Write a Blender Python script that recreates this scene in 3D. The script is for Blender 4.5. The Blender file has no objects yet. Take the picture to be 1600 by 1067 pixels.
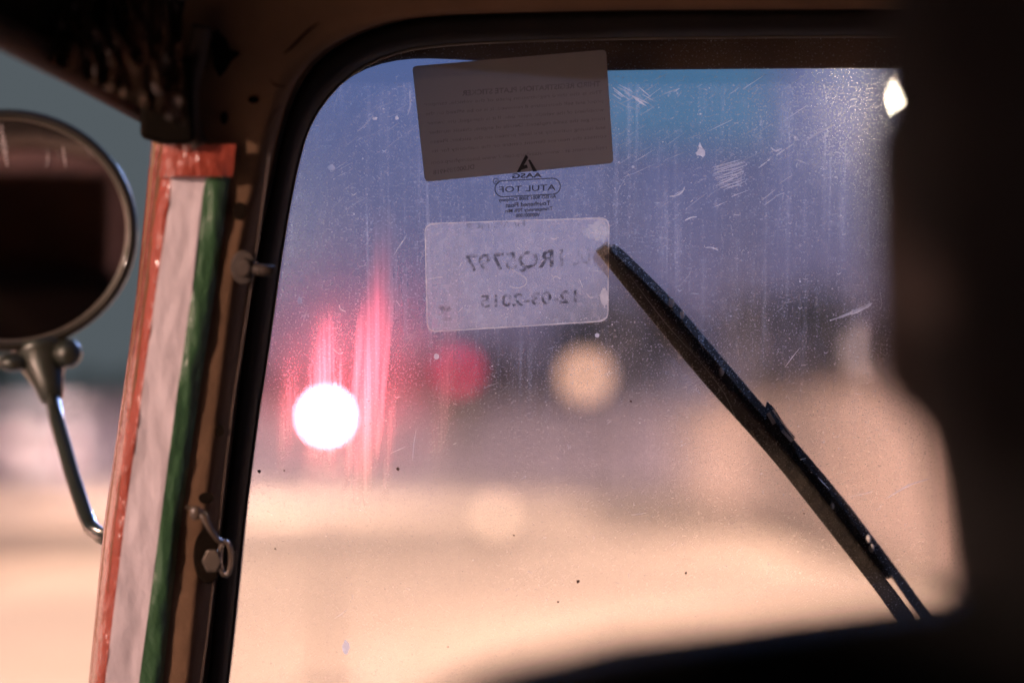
import bpy, bmesh, math, random
from mathutils import Vector, Matrix, noise
random.seed(11)
sc = bpy.context.scene
C = sc.collection
R = math.radians
# ------------------------------------------------------------------ camera
PITCH = 0.04142
K = 36/85/1600                      # radians-ish per photo pixel
cam_d = bpy.data.cameras.new('camera'); cam = bpy.data.objects.new('camera', cam_d); C.objects.link(cam)
cam.location = (0, 0, 1.25); cam.rotation_euler = (R(90)+PITCH, 0, 0)
cam_d.lens = 85; cam_d.sensor_width = 36; cam_d.clip_start = 0.02; cam_d.clip_end = 3000
cam_d.dof.use_dof = True; cam_d.dof.focus_distance = 1.30; cam_d.dof.aperture_fstop = 2.8
cam_d.dof.aperture_blades = 0
sc.camera = cam
CAM = Vector((0, 0, 1.25)); FW = Vector((0, math.cos(PITCH), math.sin(PITCH)))
UPV = Vector((0, -math.sin(PITCH), math.cos(PITCH))); RT = Vector((1, 0, 0))
# ------------------------------------------------------------------ world: city night / late dusk sky
w = bpy.data.worlds.new('World'); sc.world = w; w.use_nodes = True
nt = w.node_tree; nt.nodes.clear()
wo = nt.nodes.new('ShaderNodeOutputWorld'); wb = nt.nodes.new('ShaderNodeBackground')
tc = nt.nodes.new('ShaderNodeTexCoord'); sx = nt.nodes.new('ShaderNodeSeparateXYZ')
nt.links.new(tc.outputs['Generated'], sx.inputs[0])
cr = nt.nodes.new('ShaderNodeValToRGB'); e = cr.color_ramp
e.elements[0].position = 0.0; e.elements[0].color = (.085, .068, .078, 1)
e.elements[1].position = 1.0; e.elements[1].color = (.030, .045, .100, 1)
for p, c in ((.05, (.080, .060, .098)), (.10, (.056, .060, .125)), (.16, (.042, .066, .160)), (.22, (.036, .072, .185)), (.45, (.035, .055, .12))):
    q = e.elements.new(p); q.color = (*c, 1)
nz = nt.nodes.new('ShaderNodeTexNoise'); nz.inputs['Scale'].default_value = 6; nz.inputs['Detail'].default_value = 3
nt.links.new(tc.outputs['Generated'], nz.inputs['Vector'])
mm = nt.nodes.new('ShaderNodeMath'); mm.operation = 'MULTIPLY_ADD'; mm.inputs[1].default_value = .10; mm.inputs[2].default_value = -.05
nt.links.new(nz.outputs['Fac'], mm.inputs[0])
ad = nt.nodes.new('ShaderNodeMath'); ad.operation = 'ADD'
nt.links.new(sx.outputs['Z'], ad.inputs[0]); nt.links.new(mm.outputs[0], ad.inputs[1])
nt.links.new(ad.outputs[0], cr.inputs[0])
hz = nt.nodes.new('ShaderNodeMapRange'); hz.inputs[1].default_value = -.145; hz.inputs[2].default_value = -.095; nt.links.new(sx.outputs['X'], hz.inputs[0])
mg = nt.nodes.new('ShaderNodeMix'); mg.data_type = 'RGBA'; mg.inputs['A'].default_value = (.043, .052, .058, 1)      # greyer cloud bank to the left
nt.links.new(hz.outputs[0], mg.inputs['Factor']); nt.links.new(cr.outputs[0], mg.inputs['B']); nt.links.new(mg.outputs['Result'], wb.inputs['Color'])
wb.inputs['Strength'].default_value = 1.0
nt.links.new(wb.outputs[0], wo.inputs[0])
# ------------------------------------------------------------------ render / exposure
sc.view_settings.view_transform = 'Standard'; sc.view_settings.look = 'None'
sc.view_settings.exposure = 1.0; sc.view_settings.gamma = 1
sc.cycles.use_denoising = True
sc.cycles.sample_clamp_indirect = 4
sc.cycles.use_adaptive_sampling = False
sc.cycles.max_bounces = 10; sc.cycles.transparent_max_bounces = 16
sc.cycles.caustics_reflective = False; sc.cycles.caustics_refractive = True

# ------------------------------------------------------------------ materials
def nodes(name):
    m = bpy.data.materials.new(name); m.use_nodes = True
    return m, m.node_tree, m.node_tree.nodes['Principled BSDF']
def mat(name, col, rough=.6, metal=0, var=.25, scale=12, bump=0, bscale=40, spec=.5, coat=0, col2=None):
    m, t, b = nodes(name)
    tcn = t.nodes.new('ShaderNodeTexCoord'); n = t.nodes.new('ShaderNodeTexNoise')
    n.inputs['Scale'].default_value = scale; n.inputs['Detail'].default_value = 6; n.inputs['Roughness'].default_value = .65
    t.links.new(tcn.outputs['Object'], n.inputs['Vector'])
    r = t.nodes.new('ShaderNodeValToRGB')
    r.color_ramp.elements[0].position = .3; r.color_ramp.elements[1].position = .7
    c2 = col2 or tuple(min(1, c*(1+var)) for c in col)
    r.color_ramp.elements[0].color = (*[c*(1-var) for c in col], 1); r.color_ramp.elements[1].color = (*c2, 1)
    t.links.new(n.outputs['Fac'], r.inputs[0]); t.links.new(r.outputs[0], b.inputs['Base Color'])
    b.inputs['Roughness'].default_value = rough; b.inputs['Metallic'].default_value = metal
    b.inputs['Specular IOR Level'].default_value = spec; b.inputs['Coat Weight'].default_value = coat
    if bump:
        n2 = t.nodes.new('ShaderNodeTexNoise'); n2.inputs['Scale'].default_value = bscale; n2.inputs['Detail'].default_value = 5
        t.links.new(tcn.outputs['Object'], n2.inputs['Vector'])
        bp = t.nodes.new('ShaderNodeBump'); bp.inputs['Strength'].default_value = bump; bp.inputs['Distance'].default_value = .01
        t.links.new(n2.outputs['Fac'], bp.inputs['Height']); t.links.new(bp.outputs[0], b.inputs['Normal'])
    return m
def emit(name, col, s):
    m, t, b = nodes(name)
    b.inputs['Base Color'].default_value = (*[min(1, c) for c in col], 1)
    b.inputs['Emission Color'].default_value = (*col, 1); b.inputs['Emission Strength'].default_value = s
    return m
def film(name, col, trans, alpha, rough=.6, lo=.8, hi=1.2, ns=260, a=.3, b=.7):
    """thin sheet: part clear, part diffuse/translucent"""
    m = bpy.data.materials.new(name); m.use_nodes = True; t = m.node_tree; t.nodes.clear()
    o = t.nodes.new('ShaderNodeOutputMaterial'); mx = t.nodes.new('ShaderNodeMixShader'); tr = t.nodes.new('ShaderNodeBsdfTransparent')
    d = t.nodes.new('ShaderNodeBsdfDiffuse'); tl = t.nodes.new('ShaderNodeBsdfTranslucent'); m2 = t.nodes.new('ShaderNodeMixShader')
    n = t.nodes.new('ShaderNodeTexNoise'); tcn = t.nodes.new('ShaderNodeTexCoord')
    n.inputs['Scale'].default_value = ns; n.inputs['Detail'].default_value = 6
    t.links.new(tcn.outputs['Object'], n.inputs['Vector'])
    mp = t.nodes.new('ShaderNodeMapRange'); mp.inputs['From Min'].default_value = a; mp.inputs['From Max'].default_value = b
    mp.inputs['To Min'].default_value = alpha*lo; mp.inputs['To Max'].default_value = min(1, alpha*hi)
    t.links.new(n.outputs['Fac'], mp.inputs[0]); t.links.new(mp.outputs[0], mx.inputs[0])
    d.inputs['Color'].default_value = (*col, 1); tl.inputs['Color'].default_value = (*col, 1)
    m2.inputs[0].default_value = trans
    t.links.new(d.outputs[0], m2.inputs[1]); t.links.new(tl.outputs[0], m2.inputs[2])
    t.links.new(tr.outputs[0], mx.inputs[1]); t.links.new(m2.outputs[0], mx.inputs[2]); t.links.new(mx.outputs[0], o.inputs[0])
    return m
# ------------------------------------------------------------------ object helpers
def tag(o, label=None, cat=None, group=None, kind=None):
    if label: o['label'] = label
    if cat: o['category'] = cat
    if group: o['group'] = group
    if kind: o['kind'] = kind
    return o
def empty(name, loc=(0, 0, 0), rz=0):
    o = bpy.data.objects.new(name, None); C.objects.link(o); o.location = loc; o.rotation_euler = (0, 0, rz)
    o.empty_display_size = .1
    return o
def link(name, me, parent=None, world=None):
    o = bpy.data.objects.new(name, me); C.objects.link(o)
    if parent is not None: o.parent = parent
    if world is not None:
        pw = wmat(parent) if parent is not None else Matrix.Identity(4)
        o.matrix_basis = pw.inverted() @ world
    return o
def wmat(o):
    m = o.matrix_basis.copy()
    while o.parent is not None:
        o = o.parent; m = o.matrix_basis @ m
    return m
class MB:
    """collects geometry for ONE mesh"""
    def __init__(s): s.v = []; s.f = []; s.m = []; s.mats = []
    def slot(s, m):
        if m not in s.mats: s.mats.append(m)
        return s.mats.index(m)
    def add(s, vs, fs, m):
        k = len(s.v); i = s.slot(m); s.v += [tuple(v) for v in vs]
        for f in fs: s.f.append([k+j for j in f]); s.m.append(i)
    def box(s, a, b, m):
        x0, y0, z0 = a; x1, y1, z1 = b
        s.add([(x0,y0,z0),(x1,y0,z0),(x1,y1,z0),(x0,y1,z0),(x0,y0,z1),(x1,y0,z1),(x1,y1,z1),(x0,y1,z1)],
              [(0,3,2,1),(4,5,6,7),(0,1,5,4),(1,2,6,5),(2,3,7,6),(3,0,4,7)], m)
    def prism(s, front, back, m):
        n = len(front)
        s.add(list(front)+list(back), [tuple(range(n)), tuple(range(2*n-1, n-1, -1))]+[(i, n+i, n+(i+1) % n, (i+1) % n) for i in range(n)], m)
    def tube(s, pts, rad, m, n=12, cap=True):
        pts = [Vector(p) for p in pts]; rs = rad if isinstance(rad, (list, tuple)) else [rad]*len(pts)
        rings = []; up = None
        for i, p in enumerate(pts):
            d = (pts[min(i+1, len(pts)-1)]-pts[max(i-1, 0)]).normalized()
            if up is None: up = d.orthogonal().normalized()
            a = (up-d*up.dot(d)).normalized(); up = a; b = d.cross(a)
            rings.append([p+(a*math.cos(2*math.pi*k/n)+b*math.sin(2*math.pi*k/n))*rs[i] for k in range(n)])
        vs = [v for r in rings for v in r]; fs = []
        for i in range(len(pts)-1):
            for k in range(n): fs.append((i*n+k, i*n+(k+1) % n, (i+1)*n+(k+1) % n, (i+1)*n+k))
        if cap: fs += [tuple(reversed(range(n))), tuple(range((len(pts)-1)*n, len(pts)*n))]
        s.add(vs, fs, m)
    def ball(s, c, r, m, n=12, q=8):
        c = Vector(c); r = Vector(r) if hasattr(r, '__len__') else Vector((r, r, r)); vs = [c+Vector((0, 0, r.z))]; fs = []
        for i in range(1, q):
            a = math.pi*i/q
            for k in range(n):
                b = 2*math.pi*k/n; vs.append(c+Vector((r.x*math.sin(a)*math.cos(b), r.y*math.sin(a)*math.sin(b), r.z*math.cos(a))))
        vs.append(c-Vector((0, 0, r.z))); L = len(vs)-1
        for k in range(n):
            fs.append((0, 1+k, 1+(k+1) % n)); fs.append((L, L-n+(k+1) % n, L-n+k))
            for i in range(q-2): fs.append((1+i*n+k, 1+(i+1)*n+k, 1+(i+1)*n+(k+1) % n, 1+i*n+(k+1) % n))
        s.add(vs, fs, m)
    def loft(s, loops, m, close=False, cap=False):
        n = len(loops[0]); vs = [v for l in loops for v in l]; fs = []
        for i in range(len(loops)-1):
            for k in range(n if close else n-1):
                fs.append((i*n+k, i*n+(k+1) % n, (i+1)*n+(k+1) % n, (i+1)*n+k))
        s.add(vs, fs, m)
    def build(s, name, parent=None, smooth=False, world=None, bevel=0, weld=False):
        me = bpy.data.meshes.new(name); me.from_pydata(s.v, [], s.f)
        for m in s.mats: me.materials.append(m)
        me.polygons.foreach_set('material_index', s.m)
        bm = bmesh.new(); bm.from_mesh(me)
        if weld: bmesh.ops.remove_doubles(bm, verts=bm.verts, dist=1e-5)
        bmesh.ops.recalc_face_normals(bm, faces=bm.faces); bm.to_mesh(me); bm.free()
        if smooth: me.polygons.foreach_set('use_smooth', [True]*len(me.polygons))
        me.update(); o = link(name, me, parent, world)
        if bevel:
            b = o.modifiers.new('bevel', 'BEVEL'); b.width = bevel; b.segments = 3; b.limit_method = 'ANGLE'
        return o
def crom(pts, step=6):
    """smooth polyline through 2-tuples"""
    out = []
    for i in range(len(pts)-1):
        p0 = pts[max(i-1, 0)]; p1 = pts[i]; p2 = pts[i+1]; p3 = pts[min(i+2, len(pts)-1)]
        for k in range(step):
            t = k/step
            out.append(tuple(.5*((2*b)+(-a+c)*t+(2*a-5*b+4*c-d)*t*t+(-a+3*b-3*c+d)*t**3) for a, b, c, d in zip(p0, p1, p2, p3)))
    out.append(tuple(pts[-1])); return out
def resample(pts, n):
    L = [0]
    for a, b in zip(pts, pts[1:]): L.append(L[-1]+math.dist(a, b))
    out = []; j = 0
    for i in range(n):
        t = L[-1]*i/(n-1)
        while j < len(L)-2 and L[j+1] < t: j += 1
        f = (t-L[j])/max(1e-9, L[j+1]-L[j]); out.append(tuple(a+(b-a)*f for a, b in zip(pts[j], pts[j+1])))
    return out
def ray(px, py): return FW+RT*((px-800)*K)-UPV*((py-533.5)*K)
def P(px, py, d): return CAM+ray(px, py)*d

# ================================================================== OUTSIDE
# ---- ground, road
M_ground = mat('verge_dirt', (.38, .33, .285), .95, var=.3, scale=.6, bump=.4, bscale=3)
M_road = mat('concrete_road', (.40, .36, .31), .8, var=.12, scale=.35, bump=.3, bscale=6)
M_line = mat('road_paint', (.46, .42, .37), .7, var=.1)
g = MB(); g.box((-900, -300, -1.0), (900, 1600, 0), M_ground); tag(g.build('ground'), kind='structure')
g = MB(); g.add([(-5.0, -60, .004), (3.6, -60, .004), (3.6, 66, .004), (-5.0, 66, .004)], [(0, 1, 2, 3)], M_road); tag(g.build('road'), kind='structure')
g = MB()
for i in range(-6, 11): g.add([(-.8, i*6, .008), (-.65, i*6, .008), (-.65, i*6+3, .008), (-.8, i*6+3, .008)], [(0, 1, 2, 3)], M_line)
tag(g.build('lane_marking'), kind='structure')
M_kerb = mat('kerb_stone', (.36, .32, .28), .85, var=.2, scale=3)
for nm, x0, x1 in (('kerb', -5.2, -5.0), ('kerb', 3.6, 3.8)):
    g = MB(); g.box((x0, -60, -.02), (x1, 66, .13), M_kerb); tag(g.build(nm), kind='structure')

# ---- compound walls
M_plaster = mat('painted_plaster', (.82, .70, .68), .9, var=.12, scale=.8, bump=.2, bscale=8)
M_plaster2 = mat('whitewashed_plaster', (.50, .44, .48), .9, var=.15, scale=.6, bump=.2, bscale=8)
M_cope = mat('coping_stone', (.40, .36, .32), .9, var=.2, scale=3)
def wall(p0, p1, h, m, label, nseg):
    p0 = Vector(p0); p1 = Vector(p1); d = p1-p0; L = d.length; rz = math.atan2(d.y, d.x)
    root = empty('compound_wall', p0, rz); tag(root, label, 'wall')
    g = MB(); g.box((0, -.1, -.05), (L, .1, h), m)
    for i in range(nseg+1):
        x = L*i/nseg; g.box((x-.17, -.17, -.05), (x+.17, .17, h+.04), m)
    g.build('wall_panel', root)
    g = MB(); g.box((-.2, -.2, h+.043), (L+.2, .2, h+.12), M_cope); g.build('coping', root)
    return root
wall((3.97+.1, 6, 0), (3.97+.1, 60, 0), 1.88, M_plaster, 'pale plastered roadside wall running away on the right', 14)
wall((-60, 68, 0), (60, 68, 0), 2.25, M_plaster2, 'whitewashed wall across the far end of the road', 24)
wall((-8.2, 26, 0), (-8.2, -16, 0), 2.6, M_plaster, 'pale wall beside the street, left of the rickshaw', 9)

# ---- trees
M_leafs = [mat('leaf_dark', (.045, .075, .03), .7, var=.5, scale=.9), mat('leaf_mid', (.07, .10, .045), .7, var=.5, scale=.9), mat('leaf_dry', (.085, .085, .05), .7, var=.5, scale=.9)]
M_bark = mat('bark', (.12, .085, .06), .95, var=.4, scale=8, bump=.8, bscale=20)
def tree(loc, h, wid, seed, label, ml, trunk_h=.3):
    rnd = random.Random(seed); root = empty('roadside_tree', loc, rnd.random()*6); tag(root, label, 'tree', 'trees beyond the far wall')
    g = MB(); pts = [(0, 0, -.1), (.05*wid, .02, h*.15), (-.03*wid, .04, h*.32), (.02, 0, h*.6)]
    g.tube(pts, [.05*h*.6, .035*h*.6, .03*h*.6, .01*h], M_bark, 10)
    tips = []
    for k in range(8):
        a = k*.8+rnd.random(); z0 = h*(trunk_h+.35*rnd.random()*.6)
        tip = Vector((math.cos(a)*wid*.38*rnd.uniform(.6, 1), math.sin(a)*wid*.38*rnd.uniform(.6, 1), z0+h*rnd.uniform(.15, .35)))
        g.tube([(0, 0, z0*.9), tuple(tip*.5+Vector((0, 0, z0*.45))), tuple(tip)], [.022*h*.5, .014*h*.5, .006*h*.5], M_bark, 7); tips.append(tip)
    g.build('trunk', root, True)
    g = MB(); cl = [t+Vector((0, 0, .1*h)) for t in tips]
    for k in range(12): cl.append(Vector((rnd.gauss(0, .22)*wid, rnd.gauss(0, .22)*wid, h*rnd.uniform(.42, .93))))
    for c in cl:
        r = wid*rnd.uniform(.13, .2)*(1.2-.5*c.z/h)
        for j in range(150):
            d = Vector((rnd.gauss(0, 1), rnd.gauss(0, 1), rnd.gauss(0, .8))).normalized()*r*rnd.random()**.4
            p = c+d; s = rnd.uniform(.10, .20); a = Vector((rnd.gauss(0, 1), rnd.gauss(0, 1), rnd.gauss(0, 1))).normalized(); b = a.orthogonal().normalized()
            g.add([p-a*s, p+b*s*.5, p+a*s, p-b*s*.5], [(0, 1, 2, 3)], ml)
    g.build('crown', root)
trs = [(-27, 84, 5.2, 6.5, 0, 'loose dark tree beyond the far wall, leftmost, under the mirror'),
       (-20.5, 86, 5.8, 6.5, 1, 'dull green tree behind the mirror stalk'),
       (-13, 83, 3.6, 5.5, 1, 'low bushy tree beyond the far wall, behind the white hazard lamp'),
       (-6.5, 87, 3.9, 5.5, 0, 'low dark tree left of the red traffic signal'),
       (-1.5, 84, 4.6, 6, 2, 'brownish tree between the signal and the amber lamp'),
       (3.8, 86, 6.6, 7, 0, 'tall dark tree just right of the amber lamp'),
       (9.5, 83, 6.9, 7, 1, 'tallest green tree, behind the middle of the wiper'),
       (15.5, 87, 5.8, 6.5, 0, 'dark tree beyond the right roadside wall'),
       (21.5, 85, 5.6, 6.5, 2, 'dry brown tree nearest to the driver outline')]
for i, (x, y, h, wd, ml, lb) in enumerate(trs): tree((x, y, 0), h, wd, 40+i, lb, M_leafs[ml])

# ---- street lamps: one in view, the others added as light sources
M_pole = mat('galvanised_steel', (.35, .35, .34), .5, .8, var=.2)
M_house = mat('lamp_housing_grey', (.22, .22, .22), .5, .3)
M_lens = emit('lit_sodium_lens', (1, .84, .62), 90)
def street_lamp(x, y, h, armx, power, label, col=(1, .61, .455), typ='SPOT', aim=None):
    root = empty('street_lamp', (x, y, 0)); tag(root, label, 'street lamp', 'street lamps along the road')
    g = MB(); g.tube([(0, 0, -.05), (0, 0, .3), (0, 0, .31), (0, 0, h-.4)], [.09, .09, .065, .045], M_pole, 14); g.build('pole', root, True)
    g = MB(); s = 1 if armx > 0 else -1; a = abs(armx)
    g.tube([(0, 0, h-.45), (s*.08*a, 0, h-.1), (s*.35*a, 0, h+.08), (s*a, 0, h+.12)], .03, M_pole, 10); g.build('arm', root, True)
    g = MB(); g.prism([(s*(a-.1), -.07, h+.08), (s*(a+.5), -.15, h+.08), (s*(a+.62), 0, h+.09), (s*(a+.5), .15, h+.08), (s*(a-.1), .07, h+.08)],
                      [(s*(a-.05), -.04, h+.2), (s*(a+.42), -.09, h+.19), (s*(a+.5), 0, h+.18), (s*(a+.42), .09, h+.19), (s*(a-.05), .04, h+.2)], M_house)
    hd = g.build('lamp_head', root)
    g = MB(); g.ball((s*(a+.25), 0, h+.07), (.22, .11, .075), M_lens); g.build('lens', hd, True)
    ld = bpy.data.lights.new('lamp_light', typ); ld.energy = power; ld.color = col
    if typ == 'SPOT': ld.spot_size = R(168); ld.spot_blend = .6
    ld.shadow_soft_size = .12
    lo = bpy.data.objects.new('lamp_light', ld); C.objects.link(lo); lo.parent = root; lo.location = (s*(a+.25), 0, h-.04)
    if aim is not None:
        ld.spot_size = R(50); ld.spot_blend = .5; lo.rotation_euler = (Vector(aim)-Vector((x, y, 0))-lo.location).to_track_quat('-Z', 'Y').to_euler()
street_lamp(6.07, 28, 5.18, -1.0, 2300, 'bright street lamp behind the right wall, half hidden by the driver')
street_lamp(5.6, 15, 5.15, -2.7, 2200, 'unseen street lamp reaching over the right wall, added to light wall and road')  # added lamp, long arm so the road face of the wall is lit
street_lamp(4.6, 9.0, 3.9, -3.4, 1350, 'unseen blue spot lamp just ahead on the right, added to light the windscreen grime', (.26, .44, 1), 'SPOT', (.2, 1.3, 1.25))  # added spot aimed at the glass so its specks light up
street_lamp(-8.0, -6.5, 3.3, 1.0, 3000, 'unseen low lamp behind the rickshaw on the left, added to light pillar and cab', (1, .70, .60), 'POINT')  # added point lamp, kept low to shine in under the roof
street_lamp(-6.2, 9, 5.2, 1.2, 1500, 'unseen street lamp on the left pavement, added to light the near road')  # out of view, added to brighten the near road
street_lamp(-7.1, 23, 5.2, 1.2, 1500, 'unseen street lamp further up the left pavement, added to light the road')  # out of view, added to brighten road and right wall
street_lamp(-6.2, 45, 5.2, .35, 4500, 'street lamp hidden behind the taped pillar, added to light the far road')  # added light, placed where the pillar covers it
street_lamp(9.8, 43, 5.6, -1.2, 5600, 'street lamp behind the right wall, hidden by the driver, added to light the far road')  # added light, placed where the driver covers it
street_lamp(-8.0, 58, 5.2, .35, 3400, 'hidden street lamp beside the white vans, added to light the far wall', (1, .68, .66))  # added for the far wall, pillar hides it
street_lamp(13.2, 60, 5.6, -.6, 6500, 'hidden street lamp right of the roadside wall, added to light the far wall', (1, .68, .66))  # added for the far wall, driver hides it
wall((12, -16, 0), (-12, -16, 0), 3.6, mat('brown_plaster', (.34, .23, .22), .9), 'high pale wall behind the rickshaw, seen only in its mirror', 6)

# ---- near hazard lamp: a white-hot lamp with red glare
M_red_hot = emit('hot_red_lamp', (1, .12, .17), 130)
M_blk = mat('black_paint', (.02, .02, .02), .5)
c = P(510, 650, 12.0)
root = empty('hazard_lamp', (c.x, c.y, 0)); tag(root, 'small round lamp glaring white with a red halo, on a thin post', 'hazard lamp')
g = MB(); g.tube([(0, .06, -.02), (0, .06, .02)], .16, M_blk, 20); g.tube([(0, .06, .02), (0, .06, c.z-.05)], .018, M_pole, 10); g.build('post', root, True)
g = MB(); g.tube([(0, .10, c.z), (0, .04, c.z), (0, .0, c.z)], [.06, .075, .07], M_blk, 20); hs = g.build('lamp_housing', root, True)
g = MB(); g.ball((0, -.005, c.z), (.058, .03, .058), M_red_hot, 16, 10); g.build('lens', hs, True)

# ---- traffic signal (red) and amber lamp
M_red = emit('red_signal_lens', (1, .02, .16), .7); M_dead = mat('unlit_lens', (.03, .05, .02), .3); M_ydead = mat('unlit_amber', (.07, .05, .01), .3)
c = P(717, 580, 52)
root = empty('traffic_signal', (c.x, c.y, 0)); tag(root, 'traffic signal showing a blurred red light, left of the amber lamp', 'traffic signal')
g = MB(); g.tube([(0, .15, -.02), (0, .15, c.z+.3)], .06, M_pole, 12); g.build('pole', root, True)
g = MB(); g.box((-.3, -.1, c.z-1.45), (.3, .1, c.z+.6), M_blk)
for k in range(3):
    zz = c.z-.55*k+.02
    g.tube([(0, -.1, zz+.27), (0, -.34, zz+.27)], .02, M_blk, 6)
hb = g.build('signal_box', root)
for k, m in enumerate((M_red, M_ydead, M_dead)):
    g = MB(); g.ball((0, -.1, c.z-.5*k), (.235, .05, .235), m, 20, 10); g.build('lens', hb, True)
M_amber = emit('amber_globe', (1, .64, .46), .75)
c = P(915, 588, 48)
root = empty('globe_lamp', (c.x, c.y, 0)); tag(root, 'soft amber globe lamp on a post in front of the dark trees', 'lamp')
g = MB(); g.tube([(0, 0, -.02), (0, 0, .12), (0, 0, .13), (0, 0, c.z-.24)], [.12, .1, .05, .04], M_blk, 12); g.tube([(0, 0, c.z-.26), (0, 0, c.z-.18)], [.08, .12], M_blk, 12); g.build('post', root, True)
g = MB(); g.ball((0, 0, c.z), .30, M_amber, 20, 12); g.build('globe', root, True)

M_dim = emit('dim_globe', (.80, .60, .56), .60)  # glowing globes added for faint out-of-focus rings
for px, py, D, lb in ((1352, 548, 56, 'faint pinkish globe added for a blur ring at the edge of the driver outline, above the right wall'), (28, 690, 60, 'faint globe added for blur rings under the mirror at the left edge')):
    c = P(px, py, D); root = empty('globe_lamp', (c.x, c.y, 0)); tag(root, lb, 'lamp')
    g = MB(); g.tube([(0, 0, -.02), (0, 0, .12), (0, 0, .13), (0, 0, c.z-.20)], [.12, .1, .05, .04], M_blk, 12); g.build('post', root, True)
    g = MB(); g.ball((0, 0, c.z), .24, M_dim, 20, 12); g.build('globe', root, True)

c = P(775, 806, 28); root = empty('road_glow', (c.x, c.y, 0)); tag(root, 'glowing globe on a post, added for a faint pale reflection on the road, below the red signal', 'reflected_glow')  # added glow in place of a reflection on the road
g = MB(); g.tube([(0, 0, 0), (0, 0, .05), (0, 0, .06), (0, 0, c.z-.11)], [.16, .14, .04, .035], M_blk, 14); g.build('post', root, True)
g = MB(); g.ball((0, 0, c.z), .13, emit('pale_reflected_glow', (1, .72, .54), .62), 18, 10); g.build('lens', root, True)

# ---- blue glowing panel, added for a reflection seen in the glass
M_blue = emit('blue_reflection_glow', (.06, .19, .36), .28)
a = P(925, 20, 60); b = P(1205, 225, 60)
root = empty('glow_panel', ((a.x+b.x)/2, a.y, 0)); tag(root, 'blank blue glowing panel on two tall posts, added for a blue reflection in the windscreen', 'glow_panel')
hw = (b.x-a.x)/2; g = MB()
for s in (-1, 1): g.tube([(s*hw*.7, .2, -.02), (s*hw*.7, .2, a.z)], .09, M_pole, 10)
g.build('post', root, True)
g = MB(); g.box((-hw-.08, 0, b.z-.08), (hw+.08, .15, a.z+.08), M_blk); fr = g.build('frame', root)
g = MB(); g.box((-hw, -.03, b.z), (hw, -.003, a.z), M_blue); g.build('lit_panel', fr)

# ---- parked vans
M_van = mat('white_van_paint', (.72, .70, .70), .35, var=.05, coat=.5); M_glassd = mat('dark_glass', (.02, .025, .03), .1); M_tyre = mat('tyre', (.03, .03, .03), .9)
M_tail = mat('tail_lamp_plastic', (.35, .02, .02), .3); M_rim = mat('wheel_rim', (.4, .4, .42), .4, .8)
def van(x, y, label, rz=0):
    root = empty('parked_van', (x, y, 0), rz); tag(root, label, 'van', 'vans parked by the far wall')
    prof = [(-2.3, .35), (2.15, .35), (2.3, .55), (2.25, 1.0), (1.55, 1.25), (1.05, 2.05), (.8, 2.15), (-2.2, 2.15), (-2.32, 1.9), (-2.35, .6)]
    g = MB(); g.prism([(-.85, p[0], p[1]) for p in prof], [(.85, p[0], p[1]) for p in prof], M_van); g.build('body', root, bevel=.06)
    g = MB(); g.box((-.7, -2.362, 1.25), (.7, -2.33, 1.85), M_glassd); g.build('rear_window', root, bevel=.01)
    for s in (-1, 1):
        g = MB(); g.box((s*.852, -2.0, 1.3), (s*.87, .9, 1.85), M_glassd); g.build('side_window', root)
        g = MB(); g.box((s*.72-.08, -2.385, .8), (s*.72+.08, -2.33, 1.2), M_tail); g.build('tail_light', root, bevel=.01)
        for yy in (-1.5, 1.5):
            g = MB(); g.tube([(s*.68, yy, .33), (s*.88, yy, .33)], .33, M_tyre, 24); t = g.build('wheel', root)
            g = MB(); g.tube([(s*.879, yy, .33), (s*.892, yy, .33)], .19, M_rim, 20); g.build('rim', t)
van(-11.9, 63, 'white van parked before the far wall, between mirror stalk and taped pillar')
van(-16.6, 62.5, 'white van parked before the far wall, behind the mirror stalk, leftmost', .15)

# ================================================================== AUTORICKSHAW
T = R(12); WO = CAM+FW*1.30
U = Vector((1, 0, 0)); V = Vector((0, -math.sin(T), math.cos(T))); W = U.cross(V)
FRAME = Matrix.Translation(WO) @ Matrix((U, V, W)).transposed().to_4x4()
FINV = FRAME.inverted()
def L(px, py, w=0):
    r = ray(px, py); t = ((WO+W*w-CAM).dot(W))/r.dot(W)
    q = FINV @ (CAM+r*t); return (q.x, q.y, w)
def loc(p): return tuple(FINV @ Vector(p))           # world -> windscreen frame
rick = empty('autorickshaw', (.18, 1.0, 0))
tag(rick, 'brown autorickshaw cabin with dirty windscreen, round mirror and tricolour taped pillar', 'autorickshaw')
def part(g, name, parent=None, **k): return g.build(name, parent or rick, world=FRAME, **k)

M_brown = mat('brown_body_paint', (.20, .112, .062), .85, spec=.15, var=.22, scale=9, bump=.15, bscale=60)
M_brown2 = mat('brown_header_paint', (.10, .062, .036), .6, var=.3, scale=14)
M_rub = mat('black_rubber', (.018, .012, .008), .7, spec=.25, var=.3, scale=20)
M_lip = mat('highlight_lip', (.11, .085, .06), .4, var=.2)
M_dkspot = mat('dark_spot', (.008, .005, .003), .95, spec=.05, var=.4, scale=60)
M_metal = mat('dull_steel', (.035, .022, .014), .7, 0, var=.3, scale=40)
M_canvas = mat('dark_canvas', (.018, .013, .008), .85, spec=.12, var=.5, scale=20, bump=.5, bscale=80)

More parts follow.
